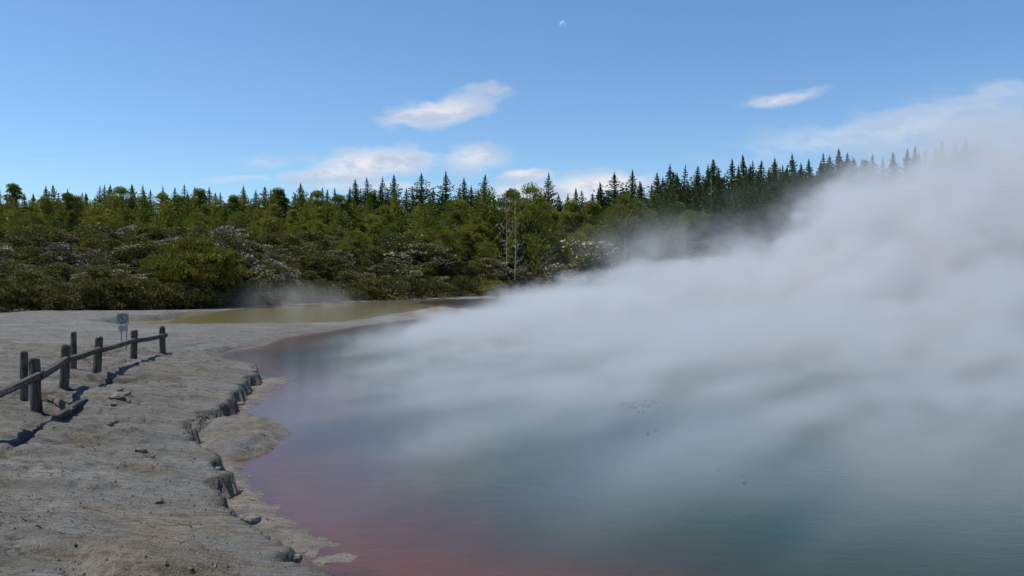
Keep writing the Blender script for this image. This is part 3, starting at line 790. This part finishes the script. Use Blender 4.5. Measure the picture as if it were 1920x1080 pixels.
# ---------------------------------------------------------------- steam: a voxel grid of real density
def steam_material(name, col, aniso):
    m, n = material(name)
    v = n.new('ShaderNodeVolumePrincipled')
    v.inputs['Color'].default_value = (*col, 1); v.inputs['Density'].default_value = 1.0; v.inputs['Anisotropy'].default_value = aniso
    return finish(m, n, None, v.outputs[0])
M_STEAM = steam_material('steam', (.80, .82, .835), .25)

def steam(name, lo, hi, res, field, label):
    g = bpy.data.node_groups.new(name, 'GeometryNodeTree')
    g.interface.new_socket('Geometry', in_out='OUTPUT', socket_type='NodeSocketGeometry')
    n = NT(g)
    dens = field(n, n.new('GeometryNodeInputPosition').outputs[0])
    vc = n.new('GeometryNodeVolumeCube')
    n.put(vc.inputs['Density'], dens); vc.inputs['Min'].default_value = lo; vc.inputs['Max'].default_value = hi
    for a, r in zip('XYZ', res): vc.inputs['Resolution ' + a].default_value = r
    sm = n.new('GeometryNodeSetMaterial'); n.put(sm.inputs['Geometry'], vc.outputs[0]); sm.inputs['Material'].default_value = M_STEAM
    out = n.new('NodeGroupOutput'); n.put(out.inputs[0], sm.outputs[0])
    mb = MB(); v = [(x, y, z) for x in (lo[0], hi[0]) for y in (lo[1], hi[1]) for z in (lo[2], hi[2])]
    mb.add(v, [[0, 1, 3, 2], [4, 6, 7, 5], [0, 4, 5, 1], [2, 3, 7, 6], [0, 2, 6, 4], [1, 5, 7, 3]])
    o = obj(name, mb.mesh(name, M_STEAM))
    md = o.modifiers.new('steam', 'NODES'); md.node_group = g
    return tag(o, label, 'steam', kind='stuff')

PLUME = [(-12, 0), (4, 0), (8, .6), (12, 1.3), (17, 2.2), (22, 3.6), (26, 5.6), (30, 7.2), (34, 9.8), (37, 12.2), (48, 16), (60, 18), (80, 19)]
def pool_steam(n, P):
    p = n.xyz(P); y0 = p[1]
    k = n.lin(y0, 15, 70, .12, 1.0)
    w1 = n.vm('SUBTRACT', n.noise(P, .055, 2, .5, True), (.5, .5, .5))
    w2 = n.vm('SUBTRACT', n.noise(P, .22, 4, .62, True), (.5, .5, .5))
    wv = n.vm('ADD', n.vm('MULTIPLY', w1, (30, 18, 14)), n.vm('MULTIPLY', w2, (15, 11, 12)))
    q = n.xyz(n.vm('ADD', P, n.vm('SCALE', wv, k)))
    xs = n.m('MULTIPLY', q[0], n.m('DIVIDE', 80.0, n.m('MAXIMUM', y0, 50.0)))       # the bank widens with distance down the pool
    pl = n.m('MULTIPLY', n.curve(n.lin(xs, -20, 80), [((x + 20) / 100, h / 25) for x, h in [(-20, 0)] + PLUME]), 25.0)
    pl = n.m('MULTIPLY', n.m('MULTIPLY', pl, n.lin(y0, 40, 110, .40, 1.1)), n.smooth(y0, 24, 62))
    low = n.m('ADD', 1.0, n.m('MULTIPLY', .005, y0))
    ztop = n.m('ADD', pl, low)
    soft = n.m('ADD', .40, n.m('MULTIPLY', ztop, .06))
    d = n.smooth(n.m('SUBTRACT', ztop, n.m('MAXIMUM', q[2], n.m('MULTIPLY', p[2], .6))), n.m('MULTIPLY', soft, -.35), soft)
    # drifting streaks, drawn out along the wind
    u = n.m('ADD', n.m('MULTIPLY', p[0], .035), n.m('MULTIPLY', p[1], .050)); v = n.m('SUBTRACT', n.m('MULTIPLY', p[0], .26), n.m('MULTIPLY', p[1], .17))
    st = n.smooth(n.noise(n.comb(u, v, n.m('MULTIPLY', p[2], .35)), 1.6, 5, .64), .46, .60)
    d = n.m('MULTIPLY', d, n.m('ADD', n.smooth(y0, 9, 50, .08, 1.15), n.m('MULTIPLY', st, n.smooth(y0, 20, 60, 1.5, .6))))
    bil = n.smooth(n.noise(n.vm('ADD', P, n.vm('SCALE', w2, 5.0)), .13, 4, .6), .36, .60, .25, 1.7)
    d = n.m('MULTIPLY', d, n.m('ADD', 1.0, n.m('MULTIPLY', n.m('SUBTRACT', bil, 1.0), n.smooth(y0, 30, 55))))
    # thin wisps torn off above the bank
    wz = n.m('SUBTRACT', n.m('ADD', ztop, 7.5), p[2])
    wisp = n.m('MULTIPLY', n.smooth(n.noise(n.vm('ADD', P, n.vm('SCALE', w2, 6.0)), .15, 5, .65), .50, .66), n.m('MULTIPLY', n.smooth(wz, 0, 6), n.smooth(xs, 3, 14)))
    d = n.m('MAXIMUM', d, n.m('MULTIPLY', wisp, n.m('MULTIPLY', .5, n.smooth(y0, 45, 75))))
    # the thinnest vapour, high over the downwind end
    veil = n.m('MULTIPLY', n.smooth(n.m('SUBTRACT', n.m('ADD', ztop, 7.0), q[2]), 0, 7), n.m('MULTIPLY', n.smooth(xs, 27, 44), n.smooth(y0, 45, 75)))
    d = n.m('MAXIMUM', d, n.m('MULTIPLY', veil, .13))
    # over the pool only
    d = n.m('MULTIPLY', d, n.m('MULTIPLY', n.smooth(n.m('ADD', p[0], n.m('MULTIPLY', st, 2.0)), n.m('ADD', n.lin(y0, 10, 38, -2.6, -8.0), n.lin(y0, 48, 90, 0.0, 5.0)), n.m('ADD', n.lin(y0, 10, 38, 2.0, -4.5), n.lin(y0, 48, 90, 1.0, 14.0))), n.smooth(p[0], 86, 66)))
    d = n.m('MULTIPLY', d, n.m('MULTIPLY', n.smooth(y0, 6.5, 20), n.smooth(y0, 128, 98)))
    return n.m('MULTIPLY', d, .17)
steam('steam', (-10, 5, .02), (88, 129, 28), (230, 290, 140), pool_steam, 'thick white steam bank billowing off the hot pool')
def pond_steam(n, P):
    p = n.xyz(P)
    r = n.vm('LENGTH', n.vm('MULTIPLY', n.vm('SUBTRACT', P, (-24.5, 92, 0)), (1 / 11.0, 1 / 10.0, 1 / 3.4)))
    d = n.m('MULTIPLY', n.smooth(r, 1, .2), n.smooth(n.noise(P, .35, 4, .6), .38, .68))
    return n.m('MULTIPLY', d, .08)
steam('thin_steam', (-36, 80, .04), (-13, 104, 5), (70, 70, 30), pond_steam, 'thin yellowish steam hanging over the end of the pond')

# ---------------------------------------------------------------- sky, moon, sun, camera
SUN_EL, SUN_AZ = R(58), R(-86)           # azimuth from +Y towards +X: the sun stands off to one side and a little behind
sdir = Vector((math.sin(SUN_AZ) * math.cos(SUN_EL), math.cos(SUN_AZ) * math.cos(SUN_EL), math.sin(SUN_EL)))
w = bpy.data.worlds.new('World'); SC.world = w; w.use_nodes = True
w.node_tree.nodes.clear(); n = NT(w.node_tree)
sky = n.new('ShaderNodeTexSky', sky_type='NISHITA'); sky.sun_disc = False
sky.sun_elevation = SUN_EL; sky.sun_rotation = SUN_AZ; sky.air_density = 1.0; sky.dust_density = .1; sky.ozone_density = 3.0; sky.altitude = 300
dvec = n.new('ShaderNodeTexCoord').outputs['Generated']
dx = n.xyz(dvec)
fy_ = n.m('MAXIMUM', dx[1], .05)
uv = n.comb(n.m('DIVIDE', dx[0], fy_), n.m('DIVIDE', dx[2], fy_), 0.0)         # where on the sky, as slopes east and up
warp = n.vm('SCALE', n.vm('SUBTRACT', n.noise(n.vm('MULTIPLY', uv, (1, 1.8, 1)), 9, 6, .6, True), (.5, .5, .5)), .03)
uvw = n.vm('ADD', uv, warp)
fib = n.noise(n.vm('MULTIPLY', uvw, (1, 2.6, 1)), 15, 8, .62)
total = None
# (px, py, half width, half height, tilt in degrees, thickness)
for px, py, a, b, tilt, amt in [(820, 207, 120, 30, 12, .95), (900, 165, 50, 9, 0, .35), (690, 305, 130, 34, 6, .95), (770, 300, 60, 26, 5, .5), (620, 328, 110, 14, 0, .7), (885, 300, 70, 28, 0, .75), (500, 300, 60, 16, 0, .25), (450, 335, 90, 9, 0, .35),
                                (985, 327, 55, 13, 0, .95), (960, 352, 60, 16, 0, .7), (1120, 345, 130, 26, -4 * -1, 1.1), (1030, 368, 160, 20, 0, .9), (700, 352, 180, 12, 0, .6), (1460, 184, 90, 14, 10, .7), (1880, 172, 90, 16, 8, .35),
                                (1560, 262, 220, 40, 9, .38), (1780, 225, 220, 50, 8, .5), (1900, 280, 160, 60, 0, .5)]:
    c, s = math.cos(R(tilt)), math.sin(R(tilt))
    dl = n.xyz(n.vm('SUBTRACT', uvw, ((px - CX) / F, (HZ - py) / F, 0)))
    ex = n.m('ADD', n.m('MULTIPLY', dl[0], c / (a / F)), n.m('MULTIPLY', dl[1], s / (a / F)))
    ey = n.m('ADD', n.m('MULTIPLY', dl[0], -s / (b / F)), n.m('MULTIPLY', dl[1], c / (b / F)))
    rr = n.m('SQRT', n.m('ADD', n.m('MULTIPLY', ex, ex), n.m('MULTIPLY', ey, ey)))
    msk = n.m('MULTIPLY', n.smooth(n.m('ADD', rr, n.m('MULTIPLY', n.m('SUBTRACT', fib, .5), 2.6)), 1.2, .25), amt)
    total = msk if total is None else n.m('SUBTRACT', 1.0, n.m('MULTIPLY', n.m('SUBTRACT', 1.0, total), n.m('SUBTRACT', 1.0, msk)), clamp=True)
total = n.m('MULTIPLY', total, n.smooth(dx[1], .1, .25))
ccol = n.mix(n.smooth(fib, .38, .62), (4.4, 5.0, 6.2, 1), (7.8, 7.5, 7.4, 1))
tint = n.vm('MULTIPLY', sky.outputs[0], (.80, .99, 1.14))
colr = n.mix(n.m('MULTIPLY', total, .92), tint, ccol)
bg = n.new('ShaderNodeBackground'); n.put(bg.inputs[0], colr); bg.inputs[1].default_value = .112
wo = n.new('ShaderNodeOutputWorld'); n.t.links.new(bg.outputs[0], wo.inputs[0])

m, n = material('moon'); co = n.new('ShaderNodeTexCoord').outputs['Generated']
df = n.new('ShaderNodeBsdfDiffuse'); n.put(df.inputs[0], n.mix(n.smooth(n.noise(co, 3.5, 3), .4, .65), (.20, .20, .20, 1), (.16, .16, .16, 1)))
tr = n.new('ShaderNodeBsdfTransparent'); ad = n.new('ShaderNodeAddShader'); n.t.links.new(df.outputs[0], ad.inputs[0]); n.t.links.new(tr.outputs[0], ad.inputs[1])
bk = n.new('ShaderNodeMixShader'); n.put(bk.inputs[0], n.new('ShaderNodeNewGeometry').outputs['Backfacing']); n.t.links.new(ad.outputs[0], bk.inputs[1]); n.t.links.new(tr.outputs[0], bk.inputs[2])
M_MOON = finish(m, n, bk.outputs[0])                          # the moon's own light is added to the air in front of it
mb = MB(); md_ = 6000.0; mr = md_ * 7.0 / F
nr, ns = 16, 28
v = [(mr * math.sin(math.pi * i / nr) * math.cos(2 * math.pi * j / ns), mr * math.sin(math.pi * i / nr) * math.sin(2 * math.pi * j / ns), mr * math.cos(math.pi * i / nr)) for i in range(nr + 1) for j in range(ns)]
mb.add(v, [[i * ns + j, (i + 1) * ns + j, (i + 1) * ns + (j + 1) % ns, i * ns + (j + 1) % ns] for i in range(nr) for j in range(ns)])
tag(obj('moon', mb.mesh('moon', M_MOON, True), None, at_depth(1056, 46, md_)), 'pale daytime half moon high in the clear blue sky', 'moon')

L = bpy.data.lights.new('sun', 'SUN'); L.energy = 4.9; L.angle = R(.53); L.color = (1.0, .95, .87)
lo = bpy.data.objects.new('sun', L); C.objects.link(lo); lo.rotation_euler = (-sdir).to_track_quat('-Z', 'Y').to_euler(); lo.location = sdir * 200

cam = bpy.data.cameras.new('camera'); co_ = bpy.data.objects.new('camera', cam); C.objects.link(co_)
cam.sensor_width = 36; cam.lens = 36 * F / 1920; cam.shift_y = (HZ - 540) / 1920
cam.clip_start = .1; cam.clip_end = 20000
co_.location = (0, 0, EYE); co_.rotation_euler = (R(90), 0, 0)
SC.camera = co_

SC.view_settings.view_transform = 'Standard'; SC.view_settings.look = 'None'; SC.view_settings.gamma = 1; SC.view_settings.exposure = .12
SC.render.engine = 'CYCLES'; cy = SC.cycles
cy.max_bounces = 8; cy.diffuse_bounces = 3; cy.glossy_bounces = 3; cy.transmission_bounces = 3; cy.transparent_max_bounces = 12; cy.volume_bounces = 3
cy.use_adaptive_sampling = True; cy.adaptive_threshold = .02
cy.use_denoising = True; cy.sample_clamp_indirect = 6; cy.caustics_reflective = False; cy.caustics_refractive = False
cy.volume_step_rate = 1.5; cy.volume_max_steps = 512
print('PLACED', len(PLACED))
